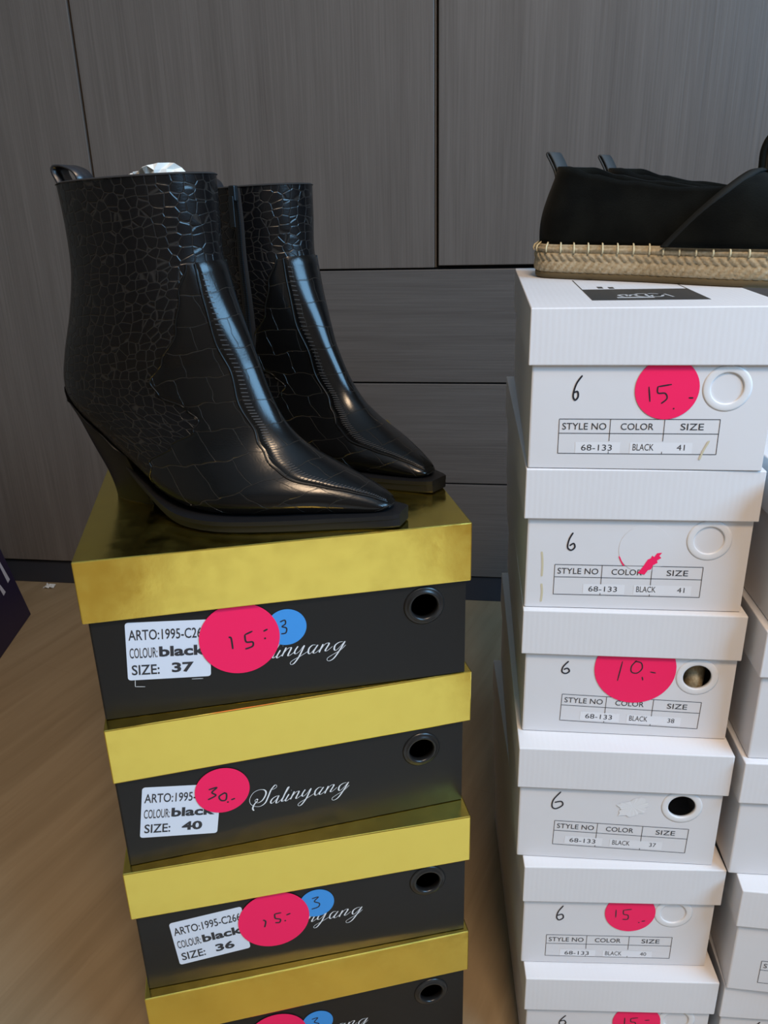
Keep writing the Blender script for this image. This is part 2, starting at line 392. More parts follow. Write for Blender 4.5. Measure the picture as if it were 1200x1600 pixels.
def ex1(t, off, yf, Z):
    mb = MB(); put_stroke(mb, [(off+x/1000, Z(z)) for x, z in ((41.5, -88.5), (38.5, -95.5), (36.5, -102))], .0012, yf-.0005); o = mb.out('tape_curl', M_STAIN, t)
    # printed panel on the lid's top
    y = -DWH/2; zt = HW+.00015
    b = MB(); P = [(-.0375, y+.0365), (.0405, y+.0365), (.0405, y+.105), (-.0375, y+.105)]
    b.add([(x, q, zt) for x, q in P], [(0, 1, 2, 3)]); lw = .0009
    for u0, u1, v0, v1 in ((-.0375, -.0367, .105, .178), (.0397, .0405, .105, .178), (-.0367, .0397, .1772, .178), (-.024, -.020, .112, .124), (-.016, -.012, .110, .121)):
        b.add([(u0, y+v0, zt), (u1, y+v0, zt), (u1, y+v1, zt), (u0, y+v1, zt)], [(0, 1, 2, 3)])
    b.out('printed_panel', M_CHAR, t)
    l = MB(); z2 = zt+.00012
    def rib(pts, wdt):
        Q = catmull(pts, 5) if len(pts) > 2 else pts; vs = []
        for i, p in enumerate(Q):
            a = Q[max(0, i-1)]; c = Q[min(len(Q)-1, i+1)]; dx, dy = c[0]-a[0], c[1]-a[1]; L = math.hypot(dx, dy) or 1
            vs += [(p[0]-dy/L*wdt/2, p[1]+dx/L*wdt/2, z2), (p[0]+dy/L*wdt/2, p[1]-dx/L*wdt/2, z2)]
        l.add(vs, [(2*i, 2*i+1, 2*i+3, 2*i+2) for i in range(len(Q)-1)])
    q = y+.0
    rib([(-.019, q+.0500), (.006, q+.0500)], .006)
    rib([(-.014, q+.056), (-.016, q+.064), (-.011, q+.068), (-.010, q+.058), (-.007, q+.066), (-.003, q+.064)], .0022)
    for cx in (.001, .0085):
        rib([(cx+.0055*math.cos(a*PI/4), q+.063+.010*math.sin(a*PI/4)) for a in range(10)], .002)
    rib([(.0195, q+.052), (.0165, q+.070)], .0016)
    l.out('printed_logo', M_GREYINK, t)
one = lambda x, z: [(x, z), (x+.6, z-9.6)]
white_box((.0983, .5252), -.1297, CAM_H-.067, 0, 'white shoe box directly under the espadrilles, topmost of its stack, size 41', GW,
          (-58.1, -74.3), .004, ('41', 15.6, 50, 79, -22.2), [(-44.7, -44.4), (-48.3, -50.1), (-50.0, -57.7), (-48.6, -61.1), (-46.7, -58.9), (-47.2, -55.4), (-49.4, -55.9)],
          (10.5, -53.4, 20.6, [[(-1.3, -51.8), (.3, -62)], [(13.2, -50.2), (4.3, -51.8)], [(4.4, -51.8), (4.9, -56), (9.5, -56.2), (11, -59.7), (7.6, -63.1)], [(16, -66.5)], [(24.8, -59.2), (27.8, -59.2)]]), extra=ex1, hole=(48.5, -52.8))
white_box((.1000, .5260), -.1083, CAM_H-.177, .0004, 'white shoe box with a torn-off pink sticker scrap across its COLOR cell', GW,
          (-57.0, -74.1), 0, ('41', 25.3, 59.7, 88.7, -21.4), [(-45.4, -48.6), (-47.9, -53.9), (-48.7, -60.2), (-46.1, -62.4), (-43.6, -60.1), (-44.6, -57.1), (-47.3, -58.9)], extra=ex2, hole=(49.6, -53))
ink = [[(-5.3, -42.5), (-7.7, -59.9)], [(5, -41.4), (1.7, -46.5), (2.1, -51.5), (6.3, -52.3), (9.6, -48.2), (8.5, -43.3), (3.8, -42.1)], [(10.3, -55.5), (11.1, -58.6)], [(15.8, -50.9), (20, -51.7)]]
white_box((.1019, .5236), -.1154, CAM_H-.287, .0009, 'white shoe box with large pink 10,- sticker and beige sole showing through its hole', GW,
          (-48.4, -74.1), -.0247, ('38', 19.3, 53, 82, -21), [(-45.2, -44.2), (-49.1, -49.3), (-49.7, -53.8), (-46.8, -55.2), (-44.2, -53.1), (-45.7, -50.6), (-48.5, -51.7)],
          (4.6, -49.0, 30.2, ink), closed=False, hole=(50.7, -54.4))
white_box((.0999, .5041), -.1030, CAM_H-.397, -.0004, 'white shoe box with open black hole and rough torn paper patch, size 37', GW,
          (-49.0, -71.4), -.0235, ('37', 13.3, 47.3, 76.5, -21), [(-45.7, -42.3), (-51.1, -50.4), (-51.9, -57.2), (-48.8, -59.3), (-43.8, -55.6), (-44.9, -51.9), (-50.1, -53.1)],
          closed=False, extra=torn(11, -54, 13, 10, 3), hole=(48.1, -52))
white_box((.1067, .4943), -.0567, CAM_H-.507, -.001, 'white shoe box of size 40 with small pink 15,- sticker, second from the floor', GW,
          (-57.5, -77.2), 0, ('40', 16.3, 50.7, 80, -22.6), SIX,
          (10.1, -50.2, 20.7, [[(-1.7, -46.8), (-1.4, -55.6)], [(11.1, -46), (4.4, -47.2)], [(4.4, -47.2), (4.8, -51.6), (8.5, -52.8), (8.5, -57.1), (4.3, -57.4)], [(18.1, -60.6)], [(20.2, -59.2), (23.1, -58.6)]]), hole=(45.5, -50))
white_box((.1101, .4809), -.0543, HW, 0, 'lowest white shoe box of the stack under the espadrilles, cut off by the frame', GW,
          (-57.5, -77.2), 0, None, [(-43.8, -46.7), (-47.9, -52.2), (-49, -57), (-46.5, -59), (-43.5, -56.5), (-44.8, -53), (-48.4, -54)],
          (17.1, -52.5, 20.5, [[(6.7, -47.3), (7.1, -56.5)], [(18, -47), (12, -48)], [(12, -48), (12.3, -52), (16, -53), (16, -57), (12, -58)], [(24, -50), (28, -49.5)]]), hole=(50.8, -49.3))
GR = 'white shoe boxes in the neighbouring stack at the right edge'
for x, y, yaw, k, lab in ((.268, .478, -.10, 5, 'topmost white shoe box of the stack at the right edge, mostly out of frame'),
                          (.2655, .483, -.118, 4, 'right-edge white shoe box beside the pink 10,- sticker box, second from its top'),
                          (.2645, .480, -.105, 3, 'right-edge white shoe box beside the box with the torn paper patch'),
                          (.2715, .465, -.15, 2, 'right-edge white shoe box showing a handwritten 6 and table corner'),
                          (.2745, .470, -.10, 1, 'lowest white shoe box of the right-edge stack, at the bottom corner')):
    white_box((x, y), yaw, HW*k, 0, lab, GR, (-55 if k < 3 else -47, -75), 0, None, SIX if k < 3 else None)

# ---- gold-lidded boxes
NAME = [[(-22.4, -80.0), (-20.6, -80.0), (-18.4, -78.9), (-17.9, -77.4), (-18.8, -76.3), (-20.4, -77.6), (-22.8, -80.8), (-25.8, -87.6), (-28.2, -91.9), (-32.3, -94.1), (-36.8, -92.8), (-39.3, -89.7), (-39.4, -85.2), (-36.4, -80.2), (-32.4, -78.3), (-28.6, -78.6), (-26.7, -80.8), (-27.1, -84.2), (-29.7, -88.4), (-33.0, -90.3), (-35.1, -89.4), (-35.5, -87.5), (-34.1, -86.5), (-33.5, -87.7)],
        [(-33.6, -88.4), (-35.9, -90.5), (-37.5, -93.2), (-37.9, -95.4), (-37.1, -97.1)],
        [(-16.9, -87.5), (-19.0, -87.3), (-22.0, -89.0), (-23.7, -91.7), (-23.0, -93.4), (-20.8, -91.9), (-18.1, -89.0), (-16.9, -87.1), (-19.0, -91.5), (-19.5, -93.6), (-18.4, -93.8), (-15.4, -91.4)],
        [(-15.4, -91.4), (-11.8, -86.5), (-8.8, -81.9), (-8.3, -80.6), (-9.7, -81.7), (-13.5, -89.2), (-15.0, -92.4), (-14.3, -93.4), (-11.5, -91.5)],
        [(-9.0, -87.6), (-11.5, -91.5), (-12.1, -93.1), (-11.3, -93.8), (-7.9, -91.4)],
        [(-6.9, -84.4)],
        [(-4.6, -86.0), (-6.7, -89.9), (-8.3, -92.9)],
        [(-7.9, -91.9), (-4.0, -87.4), (-1.8, -86.4), (-1.1, -87.2), (-3.2, -91.2), (-3.8, -92.9), (-2.8, -93.1), (0.8, -90.8)],
        [(4.0, -86.2), (2.0, -88.9), (1.1, -91.3), (2.2, -92.3), (5.2, -90.1), (7.5, -87.0)],
        [(8.7, -86.0), (6.6, -90.4), (3.8, -95.6), (0.2, -100.1), (-2.0, -100.9), (-2.6, -99.4), (-0.3, -97.3), (4.9, -94.9), (11.7, -91.1)],
        [(17.0, -87.0), (14.8, -86.7), (12.1, -89.0), (11.2, -92.4), (12.2, -93.8), (14.5, -91.8), (17.3, -88.4), (18.4, -87.2), (15.7, -91.2), (14.8, -93.2), (16.3, -93.6), (19.7, -91.2)],
        [(22.5, -87.0), (20.4, -91.0), (19.2, -93.6)],
        [(20.0, -92.2), (23.5, -87.6), (26.1, -86.5), (26.8, -87.5), (24.1, -91.8), (24.0, -93.0), (25.5, -92.8), (29.3, -89.9)],
        [(37.2, -87.0), (34.6, -87.1), (31.5, -89.1), (30.5, -92.4), (31.7, -93.6), (34.4, -91.5), (37.1, -88.6), (38.6, -87.1), (35.1, -93.0), (30.3, -99.6), (26.9, -101.8), (24.9, -101.3), (25.2, -99.3), (29.0, -97.0), (35.0, -93.9), (39.3, -90.0)]]
def gold_box(i, tl, yaw, off, label, lab=None, size=None, pink=None, blue=None, ring=(101.7, -64.2), name=(0, 0), three=None, mark=False):
    top = HG*(4-i)
    ex = Vector((math.cos(yaw), math.sin(yaw), 0)); ey = Vector((-math.sin(yaw), math.cos(yaw), 0))
    base = Vector((tl[0], tl[1], 0)) + ex*WLG/2 + ey*DGO/2; base.z = top-HG
    t = thing('boot_box', label, 'shoe box', base, yaw, 'black boot boxes with gold lids')
    Z = lambda z: HG+z/1000
    yf = -DGO/2+.0032; hx, hz = off+ring[0]/1000, Z(ring[1])
    tray('lid', WLG, DGO, HG-LHG, HG, .0018, False, M_GOLD, t, bev=.0022)
    tray('body', WBG, DGO-.0064, .0004, HG-.002, .002, True, M_BLACKBOX, t, (hx, hz, .0112), off)
    g = MB(); lathe_y(g, [(.0100, yf+.003), (.0100, yf-.0010), (.0108, yf-.0022), (.0122, yf-.0022), (.0128, yf-.0012), (.0142, yf-.0012), (.0156, yf-.0004), (.0156, yf), (.0111, yf), (.0111, yf+.003)], hx, hz)
    g.out('finger_hole_ring', M_BRING, t, True)
    mb = MB()
    for s in NAME:
        put_stroke(mb, [((off*1000+p[0]+name[0])/1000, Z(p[1]+name[1])) for p in s], .00034, yf-.0002, 0, 7, 2.6)
    if mark:
        for a in (((-110, -97), (-110.6, -102.2)), ((-110.6, -102.2), (-103.8, -103.3)), ((-71, -101.8), (-63, -102.6))):
            put_stroke(mb, [(off+x/1000, Z(z)) for x, z in a], .0004, yf-.0002)
    mb.out('name_lettering', M_WHITEINK, t)
    if lab:
        lx, lz, rot = lab; Wl, Hl, cr = .0577, .0462, .0022
        b = MB(); P = []
        for cx, cz, a0 in ((Wl-cr, -cr, 0), (cr, -cr, 90), (cr, -Hl+cr, 180), (Wl-cr, -Hl+cr, 270)):
            for k in range(5):
                a = math.radians(a0+k*22.5); P.append((cx+cr*math.cos(a), cz+cr*math.sin(a)))
        c, s_ = math.cos(rot), math.sin(rot); o_ = (off+lx/1000, Z(lz))
        w3 = lambda p, y: (o_[0]+c*p[0]-s_*p[1], y, o_[1]+s_*p[0]+c*p[1])
        n = len(P)
        b.add([w3(p, yf) for p in P]+[w3(p, yf-.00025) for p in P], [tuple(range(n, 2*n))]+[(k, (k+1) % n, n+(k+1) % n, n+k) for k in range(n)])
        lo = b.out('size_label', M_LABEL, t); lo['label'] = 'white size label'
        q = MB(); T = lambda s, a, e, zb, h, bd=0.0: put_text(q, s, a/1000, e/1000, zb/1000, h/1000, yf-.00045, 0, bd, rot, o_)
        T('ARTO:1995-C266', 2.0, 55.5, -14.0, 8.3, .008); T('COLOUR:', 2.2, 21, -28.3, 8.2, .004); T('black', 22.2, 54.5, -28.0, 8.4, .035)
        T('SIZE:', 3.0, 22, -42.0, 8.2, .012); T(size, 30.5, 45.8, -41.4, 8.2, .035)
        q.out('label_lettering', M_INK, lo)
    if blue:
        b = MB(); disc(b, off+blue[0]/1000, Z(blue[1]), blue[2]/1000, yf-.0004); p = b.out('number_sticker', M_BLUE, t); p['label'] = 'round blue sticker'
        q = MB(); put_stroke(q, [(off+x/1000, Z(z)) for x, z in three], .001, yf-.0007); q.out('handwritten_number', M_PEN, p)
    if pink:
        b = MB(); disc(b, off+pink[0]/1000, Z(pink[1]), pink[2]/1000, yf-.0007); p = b.out('price_sticker', M_PINK, t); p['label'] = 'round neon pink price sticker'
        q = MB()
        for s in pink[3]: put_stroke(q, [(off+x/1000, Z(z)) for x, z in s], .0013, yf-.001)
        q.out('handwritten_price', M_PEN, p)
    return t
GT = [gold_box(0, (-.2074, .4767), .1903, .0001, 'gold-lidded black boot box directly under the ankle boots, size 37',
         (-110.9, -50.4, -.085), '37', (-34.2, -73.2, 28.6, [[(-41.9, -71.1), (-40.2, -71.9), (-39.8, -80.9)], [(-24.7, -68.2), (-30.4, -70.4)], [(-30.4, -70.4), (-29.9, -76.3), (-25.4, -77), (-25.7, -80.5), (-31, -82.1)], [(-17, -69.4), (-13.9, -68)], [(-16.3, -75.3)]]),
         (-.4, -68.6, 14.6), (102.4, -64.4), (3, .5), [(-4.6, -63.6), (-1.2, -62.6), (-.9, -65.6), (-3.4, -67.6), (-.4, -69.2), (-1.1, -73), (-4.5, -73.4)], True)]
GT.append(gold_box(1, (-.2024, .4677), .2386, -.0025, 'gold-lidded black boot box labelled size 40, second from the top',
         (-116.3, -56.5, -.165), '40', (-59.1, -71.9, 20.6, [[(-69.2, -68.7), (-62.9, -67.9), (-67, -71.7), (-64.4, -75.1), (-70.6, -77.8)], [(-57.3, -74), (-62, -76.7), (-60.9, -80.7), (-57.4, -80.9), (-56.4, -75.8), (-58, -74.2)], [(-53.5, -81.9), (-50.4, -81.2)], [(-56.1, -83.4)]]),
         None, (99.5, -68)))
GT.append(gold_box(2, (-.2059, .4627), .1894, -.0002, 'gold-lidded black boot box labelled size 36, third from the top',
         (-110.7, -60.4, .078), '36', (-28.2, -75.4, 29.0, [[(-37.1, -73.5), (-35.1, -75.8), (-36.4, -81.7)], [(-21.9, -69.2), (-27.3, -69.3)], [(-27.3, -69.3), (-27.1, -74.1), (-23.2, -76.1), (-24, -79.3), (-27.5, -78.8)], [(-18.1, -72.7), (-14.5, -71.7)], [(-19.3, -78.6)]]),
         (7.6, -66.3, 14.4), (101.9, -64), (6.2, 7.3), [(3.8, -60.5), (9.2, -59.8), (5.7, -63.8), (9.7, -66.9), (8.6, -70.5), (3, -71.7)]))
GT.append(gold_box(3, (-.2046, .4571), .2084, 0, 'lowest gold-lidded black boot box, cut off by the bottom of the frame',
         None, None, (-36, -79.5, 26.5, [[(-45, -78), (-44, -88)], [(-32, -75), (-37, -76)], [(-37, -76), (-36.5, -81), (-32.5, -82), (-33, -86), (-37, -87)]]),
         (.3, -74.0, 13.6), (104, -67.8), (6, 4), [(-4.7, -68.5), (.5, -68.2), (-2.6, -72.5), (1, -75.5), (0, -79), (-5, -79.5)]))

# ------------------------------------------------------------------ ankle boots
def leather_small():
    m = mat('crocodile_leather_small_scales', (0.004, 0.004, 0.0045), 0.25, spec=0.32); t = NT(m)
    uv = t.coord('UV', (128, 150, 1))
    nz = t.n('ShaderNodeTexNoise', Vector=uv, Scale=0.35, Detail=2.0)
    mx = t.n('ShaderNodeMix', {'data_type': 'RGBA', 'blend_type': 'LINEAR_LIGHT'}, i0=0.25, i6=uv, i7=nz.outputs[1])
    v = t.n('ShaderNodeTexVoronoi', {'feature': 'DISTANCE_TO_EDGE'}, Vector=mx.outputs[2], Scale=1.0, Randomness=0.62)
    r = t.n('ShaderNodeMapRange', {'interpolation_type': 'SMOOTHSTEP'}, Value=v.outputs[0], i1=0.0, i2=0.09, i3=0.0, i4=1.0)
    n2 = t.n('ShaderNodeTexNoise', Vector=uv, Scale=6.0, Detail=3.0)
    t.link(t.bump(r.outputs[0], 0.0006, 0.45, t.bump(n2.outputs[0], 0.00015, 0.4)), 'Normal')
    t.link(t.ramp(r.outputs[0], [(0.0, (0.022, 0.020, 0.018)), (0.5, (0.004, 0.004, 0.0045))]), 'Base Color')
    return m
def leather_large():
    m = mat('crocodile_leather_large_plates', (0.004, 0.004, 0.004), 0.20, spec=0.36); t = NT(m)
    uv = t.coord('UV', (1, 1, 1))
    nz = t.n('ShaderNodeTexNoise', Vector=uv, Scale=38.0, Detail=2.0)
    mx = t.n('ShaderNodeMix', {'data_type': 'RGBA', 'blend_type': 'LINEAR_LIGHT'}, i0=0.006, i6=uv, i7=nz.outputs[1])
    br = t.n('ShaderNodeTexBrick', {'offset': 0.43}, Vector=mx.outputs[2], Scale=1.0, Brick_Width=0.026, Row_Height=0.020, Mortar_Size=0.00042, Mortar_Smooth=0.6)
    n2 = t.n('ShaderNodeTexNoise', Vector=uv, Scale=700.0, Detail=2.0)
    inv = t.n('ShaderNodeMath', {'operation': 'SUBTRACT'}, i0=1.0, i1=br.outputs[1])
    t.link(t.bump(inv.outputs[0], 0.0010, 0.9, t.bump(n2.outputs[0], 0.00012, 0.35)), 'Normal')
    t.link(t.ramp(br.outputs[1], [(0.0, (0.004, 0.004, 0.004)), (1.0, (0.024, 0.021, 0.018))]), 'Base Color')
    return m
def leather_plain(name, rough=0.34):
    m = mat(name, (0.004, 0.004, 0.004), rough, spec=0.35); t = NT(m)
    n2 = t.n('ShaderNodeTexNoise', Vector=t.coord('Object'), Scale=600.0, Detail=2.0)
    t.link(t.bump(n2.outputs[0], 0.00012, 0.35), 'Normal'); return m
M_SCALE = leather_small(); M_PLATE = leather_large(); M_LPLAIN = leather_plain('smooth_black_leather')
M_HEEL = mat('black_stacked_heel', (0.005, 0.005, 0.0055), 0.38, spec=0.25)
M_SOLE = mat('black_rubber_sole', (0.008, 0.008, 0.009), 0.5, spec=0.3)
M_LINING = mat('dark_boot_lining', (0.018, 0.016, 0.015), 0.8)
M_TAB = mat('black_pull_tab_leather', (0.022, 0.022, 0.025), 0.32)
M_ZIP = mat('black_zip_tape', (0.008, 0.008, 0.009), 0.7); M_ZIPM = mat('dark_zip_metal', (0.03, 0.035, 0.04), 0.35, 0.8)
M_STITCH = mat('dark_grey_stitching', (0.035, 0.033, 0.032), 0.6)
#        xb     zb     xf     zf     w     m    nf   nb
BOOT = [(-.0100, .2325, .1090, .2370, .0415, .50, 2.1, 2.1),
        (-.0085, .205, .1090, .2120, .0405, .50, 2.1, 2.1),
        (-.0100, .175, .1100, .1850, .0395, .49, 2.0, 2.1),
        (-.0185, .145, .1165, .1570, .0385, .47, 2.0, 2.1),
        (-.0300, .115, .1265, .1300, .0370, .44, 1.9, 2.2),
        (-.0355, .092, .1350, .1060, .0355, .40, 1.85, 2.3),
        (-.0290, .075, .1440, .0850, .0355, .36, 1.8, 2.5),
        (-.0080, .060, .1530, .0695, .0365, .34, 1.8, 2.8),
        (.022, .040, .1640, .0575, .0385, .33, 1.75, 3.0),
        (.060, .0175, .1760, .0485, .0420, .32, 1.75, 3.2),
        (.100, .0095, .1900, .0405, .0430, .32, 1.75, 3.4),
        (.140, .0090, .2040, .0335, .0365, .33, 1.8, 3.4),
        (.175, .0092, .2175, .0272, .0265, .34, 1.9, 3.4),
        (.203, .0096, .2285, .0215, .0180, .36, 2.0, 3.2),
        (.223, .0100, .2355, .0168, .0115, .40, 2.2, 3.0),
        (.2335, .0110, .2380, .0140, .0050, .5, 2.2, 2.4)]
BEND = 0.010                                   # the sole's sideways banana curve (outer side bulges)
def bsec(t):
    n = len(BOOT)-1; t = max(0, min(n-1e-6, t)); i = int(t); u = t-i
    g = lambda j: BOOT[max(0, min(n, j))]
    return tuple(0.5*(2*b+(c-a)*u+(2*a-5*b+4*c-d)*u*u+(3*b-a-3*c+d)*u**3) for a, b, c, d in zip(g(i-1), g(i), g(i+1), g(i+2)))
def bendy(x): return -BEND*math.exp(-((x-.12)/.06)**2)
def bpt(t, phi):
    xb, zb, xf, zf, w_, m_, nf, nb = bsec(t)
    c, s = math.cos(phi), math.sin(phi)
    if c >= 0: k = m_+(1-m_)*abs(c)**(2/nf); e = nf
    else: k = m_-m_*abs(c)**(2/nb); e = nb
    y = w_*math.copysign(abs(s)**(2/e), s)
    x, z = lerp(xb, xf, k), lerp(zb, zf, k)
    return Vector((x, y+bendy(x)*max(0, min(1, (.11-z)/.09)), z))
def bnorm(t, phi):
    d = 1e-3
    a = bpt(t+.02, phi)-bpt(t-.02, phi); b = bpt(t, phi+.02)-bpt(t, phi-.02)
    n = b.cross(a)
    if n.length < 1e-12: return Vector((1, 0, 0))
    n.normalize()
    xb, zb, xf, zf, w_, m_, nf, nb = bsec(t); c = Vector((lerp(xb, xf, m_), 0, lerp(zb, zf, m_)))
    return n if n.dot(bpt(t, phi)-c) > 0 else -n
NTT = len(BOOT)-1
# arc length down the front, for the leather pattern
def patch(name, ts, phi_range, off, th, m, parent, ncol=24, side=1):
    """a piece of leather laid over the boot: rows ts, each spanning phi_range(t)"""
    V = []; UV = []; F = []; s = 0; prev = None; nr = len(ts)
    for r, t in enumerate(ts):
        p0, p1 = phi_range(t); mid = bpt(t, 0)
        if prev is not None: s += (mid-prev).length
        prev = mid; a = 0; pl = None; row = []
        for j in range(ncol+1):
            ph = lerp(p0, p1, j/ncol); p = bpt(t, ph); nn = bnorm(t, ph)
            if pl is not None: a += (p-pl).length
            pl = p
            edge = min(1, min(j, ncol-j)/1.5, min(r, nr-1-r)/1.0+.0)
            V.append(p+nn*(off*(0.25+0.75*edge))); row.append(a)
        tot = row[-1]
        UV += [(x-tot/2, s) for x in row]
    C = ncol+1
    for r in range(nr-1):
        for j in range(ncol): F.append((r*C+j, r*C+j+1, (r+1)*C+j+1, (r+1)*C+j))
    V = [Vector((v.x, v.y*side, v.z)) for v in V]
    o = mesh(name, V, F, m, parent, True, None, UV); fixn(o)
    return o
def frange(a, b, n): return [lerp(a, b, i/(n-1)) for i in range(n)]
def interp(tab, t):
    if t <= tab[0][0]: return tab[0][1]
    for (a, x), (b, y) in zip(tab, tab[1:]):
        if t <= b:
            u = (t-a)/(b-a); u = u*u*(3-2*u); return lerp(x, y, u)
    return tab[-1][1]
# half-angles from the front ridge at which the plain vamp and the tongue end
VAMP = [(2.15, .62), (2.8, .80), (3.6, .92), (4.4, 1.10), (5.0, 1.22), (5.5, 1.16), (6.0, .98), (6.5, .92), (7.0, 1.02), (7.6, 1.3), (8.2, 1.7), (8.8, 2.2), (9.3, 2.6), (15, 2.75)]
TONGUE = [(2.15, .60), (3.0, .62), (4.0, .66), (5.0, .58), (6.0, .62), (7.0, .60), (8.0, .70), (9.0, .80), (10.0, .86), (11.0, .80), (12.0, .72), (13.0, .62), (14.0, .5)]
def sole_half(x, side):
    tab = [(-.03, .020), (.02, .026), (.05, .034), (.09, .0475), (.12, .0500), (.15, .0445), (.18, .0360), (.205, .0262), (.230, .0165), (.241, .0120), (.2455, .0090)]
    for i in range(len(tab)-1):
        if x <= tab[i+1][0] or i == len(tab)-2:
            (x0, y0), (x1, y1) = tab[i], tab[i+1]; u = (x-x0)/(x1-x0)
            sl = lambda j: (tab[min(j+1, len(tab)-1)][1]-tab[max(j-1, 0)][1])/(tab[min(j+1, len(tab)-1)][0]-tab[max(j-1, 0)][0])*(x1-x0)
            return (2*u**3-3*u*u+1)*y0+(u**3-2*u*u+u)*sl(i)+(3*u*u-2*u**3)*y1+(u**3-u*u)*sl(i+1)
def make_boot(label, loc, rz, side, zipper):
    """side = +1: the near side (-y) is the outer side"""
    t = thing('ankle_boot', label, 'boot', loc, rz, 'black ankle boots on the gold-lidded stack')
    Y = lambda v: Vector((v.x, v.y*side, v.z))
    # upper
    ts = frange(0, NTT-1e-4, 110); NC = 72; V = []; UV = []; F = []; s = 0; prev = None
    for ti in ts:
        mid = (bpt(ti, PI/2)+bpt(ti, 0))/2
        if prev is not None: s += (mid-prev).length
        prev = mid; a = 0; pl = None
        for j in range(NC+1):
            ph = -PI+2*PI*j/NC; p = bpt(ti, ph)
            if pl is not None: a += (p-pl).length
            pl = p; V.append(Y(p)); UV.append((a, s))
    C = NC+1
    for r in range(len(ts)-1):
        for j in range(NC): F.append((r*C+j, r*C+j+1, (r+1)*C+j+1, (r+1)*C+j))
    F.append(tuple(range((len(ts)-1)*C, len(ts)*C-1)))
    up = mesh('upper', V, F, M_SCALE, t, True, None, UV)
    bm = bmesh.new(); bm.from_mesh(up.data); bmesh.ops.remove_doubles(bm, verts=bm.verts, dist=1e-5); bmesh.ops.recalc_face_normals(bm, faces=bm.faces); bm.to_mesh(up.data); bm.free()
    # lining: inner wall, rolled rim and a dark insole deep inside
    V = []; F = []
    rows = [(0, -.0002), (0, .0009), (-1, .0007), (0, -.0022), (.6, -.0024), (1.6, -.0024), (2.8, -.0024), (4.0, -.003)]
    for ti, o_ in rows:
        for j in range(NC):
            ph = 2*PI*j/NC; tt = max(0, ti); p = bpt(tt, ph)+bnorm(max(tt, .05), ph)*o_
            if ti == -1: p = bpt(0, ph)-bnorm(.05, ph)*.001+Vector((0, 0, .0012))
            V.append(Y(p))
    for r in range(len(rows)-1):
        for j in range(NC): F.append((r*NC+j, r*NC+(j+1) % NC, (r+1)*NC+(j+1) % NC, (r+1)*NC+j))
    F.append(tuple(range((len(rows)-1)*NC, len(rows)*NC)))
    fixn(mesh('lining', V, F, M_LINING, t, True))
    # overlays of leather: vamp, tongue strip, heel counter strip
    vt = frange(2.15, NTT-.35, 90)
    patch('vamp', vt, lambda q: (-interp(VAMP, q), interp(VAMP, q)), .0009, 0, M_PLATE, t, 56, side)
    tg = patch('tongue_strip', frange(2.12, 13.9, 90), lambda q: (-interp(TONGUE, q)*.82, interp(TONGUE, q)*.82), .0018, 0, M_PLATE, t, 28, side)
    # raised seams
    def seam(name, tab, tss, k, off, rad, m, sides=(-1, 1)):
        mb = MB()
        for sd in sides:
            P = [Y(bpt(q, sd*interp(tab, q)*k)+bnorm(q, sd*interp(tab, q)*k)*off) for q in tss]
            n = 6; vs = []
            for i, p in enumerate(P):
                d = (P[min(i+1, len(P)-1)]-P[max(i-1, 0)]).normalized(); u = d.orthogonal().normalized(); w2 = d.cross(u)
                vs += [p+u*rad*math.cos(2*PI*a/n)+w2*rad*math.sin(2*PI*a/n) for a in range(n)]
            mb.add(vs, [(i*n+a, i*n+(a+1) % n, (i+1)*n+(a+1) % n, (i+1)*n+a) for i in range(len(P)-1) for a in range(n)])
        return mb.out(name, m, t, True)
    sv = seam('vamp_seam', VAMP, frange(2.15, 9.2, 90), 1.0, .0004, .0006, M_LPLAIN)
    seam('tongue_seam', TONGUE, frange(2.15, 13.9, 90), .83, .0012, .0007, M_LPLAIN)
    # zigzag stitching either side of the tongue seam
    mb = MB()
    for sd in (-1, 1):
        for q in frange(2.4, 13.6, 85):
            a0 = sd*interp(TONGUE, q)*.73; a1 = sd*interp(TONGUE, q+.02)*.60
            p0 = Y(bpt(q, a0)+bnorm(q, a0)*.0020); p1 = Y(bpt(q+.03, a1)+bnorm(q, a1)*.0020); d = (bpt(q+.035, a0)-bpt(q, a0)).normalized()*.00028; d = Y(d)
            mb.add([p0-d, p0+d, p1+d, p1-d], [(0, 1, 2, 3)])
    o = mb.out('stitching', M_STITCH, t)
    # collar band and back strip
    patch('back_strip', frange(0.02, 6.2, 40), lambda q: (PI-.20, PI+.20), .0011, 0, M_LPLAIN, t, 10, side)
    # sole with welt
    xs = frange(.020, .2455, 60); V = []; F = []
    def sz(x): # bottom height of the sole along x
        if x >= .098: return 0.0 if x < .21 else 0.0 + (x-.21)**2*.9
        u = (.098-x); return u*u*5.4 + .0 if u < .06 else .01944+(u-.06)*.66
    for x in xs:
        hb = sole_half(x, 1); zb = sz(x); th = lerp(.0065, .0098, max(0, min(1, (x-.03)/.06)))
        cy = bendy(x)
        sec = [(-hb*.93, zb), (hb*.93, zb), (hb*.985, zb+.0012), (hb*.985, zb+th*.62), (hb*1.03, zb+th*.68), (hb*1.03, zb+th), (hb*.7, zb+th+.0004), (-hb*.7, zb+th+.0004), (-hb*1.03, zb+th), (-hb*1.03, zb+th*.68), (-hb*.985, zb+th*.62), (-hb*.985, zb+.0012)]
        V += [Y(Vector((x, cy+y, z))) for y, z in sec]
    n = 12
    for i in range(len(xs)-1):
        for a in range(n): F.append((i*n+a, i*n+(a+1) % n, (i+1)*n+(a+1) % n, (i+1)*n+a))
    F += [tuple(range(n)), tuple(range((len(xs)-1)*n, len(xs)*n))]
    so = mesh('sole', V, F, M_SOLE, t); fixn(so)
    # heel: U-shaped block, wide under the counter and narrow at the ground
    V = []; F = []; NV = 14; rows = frange(0, 1, NV)
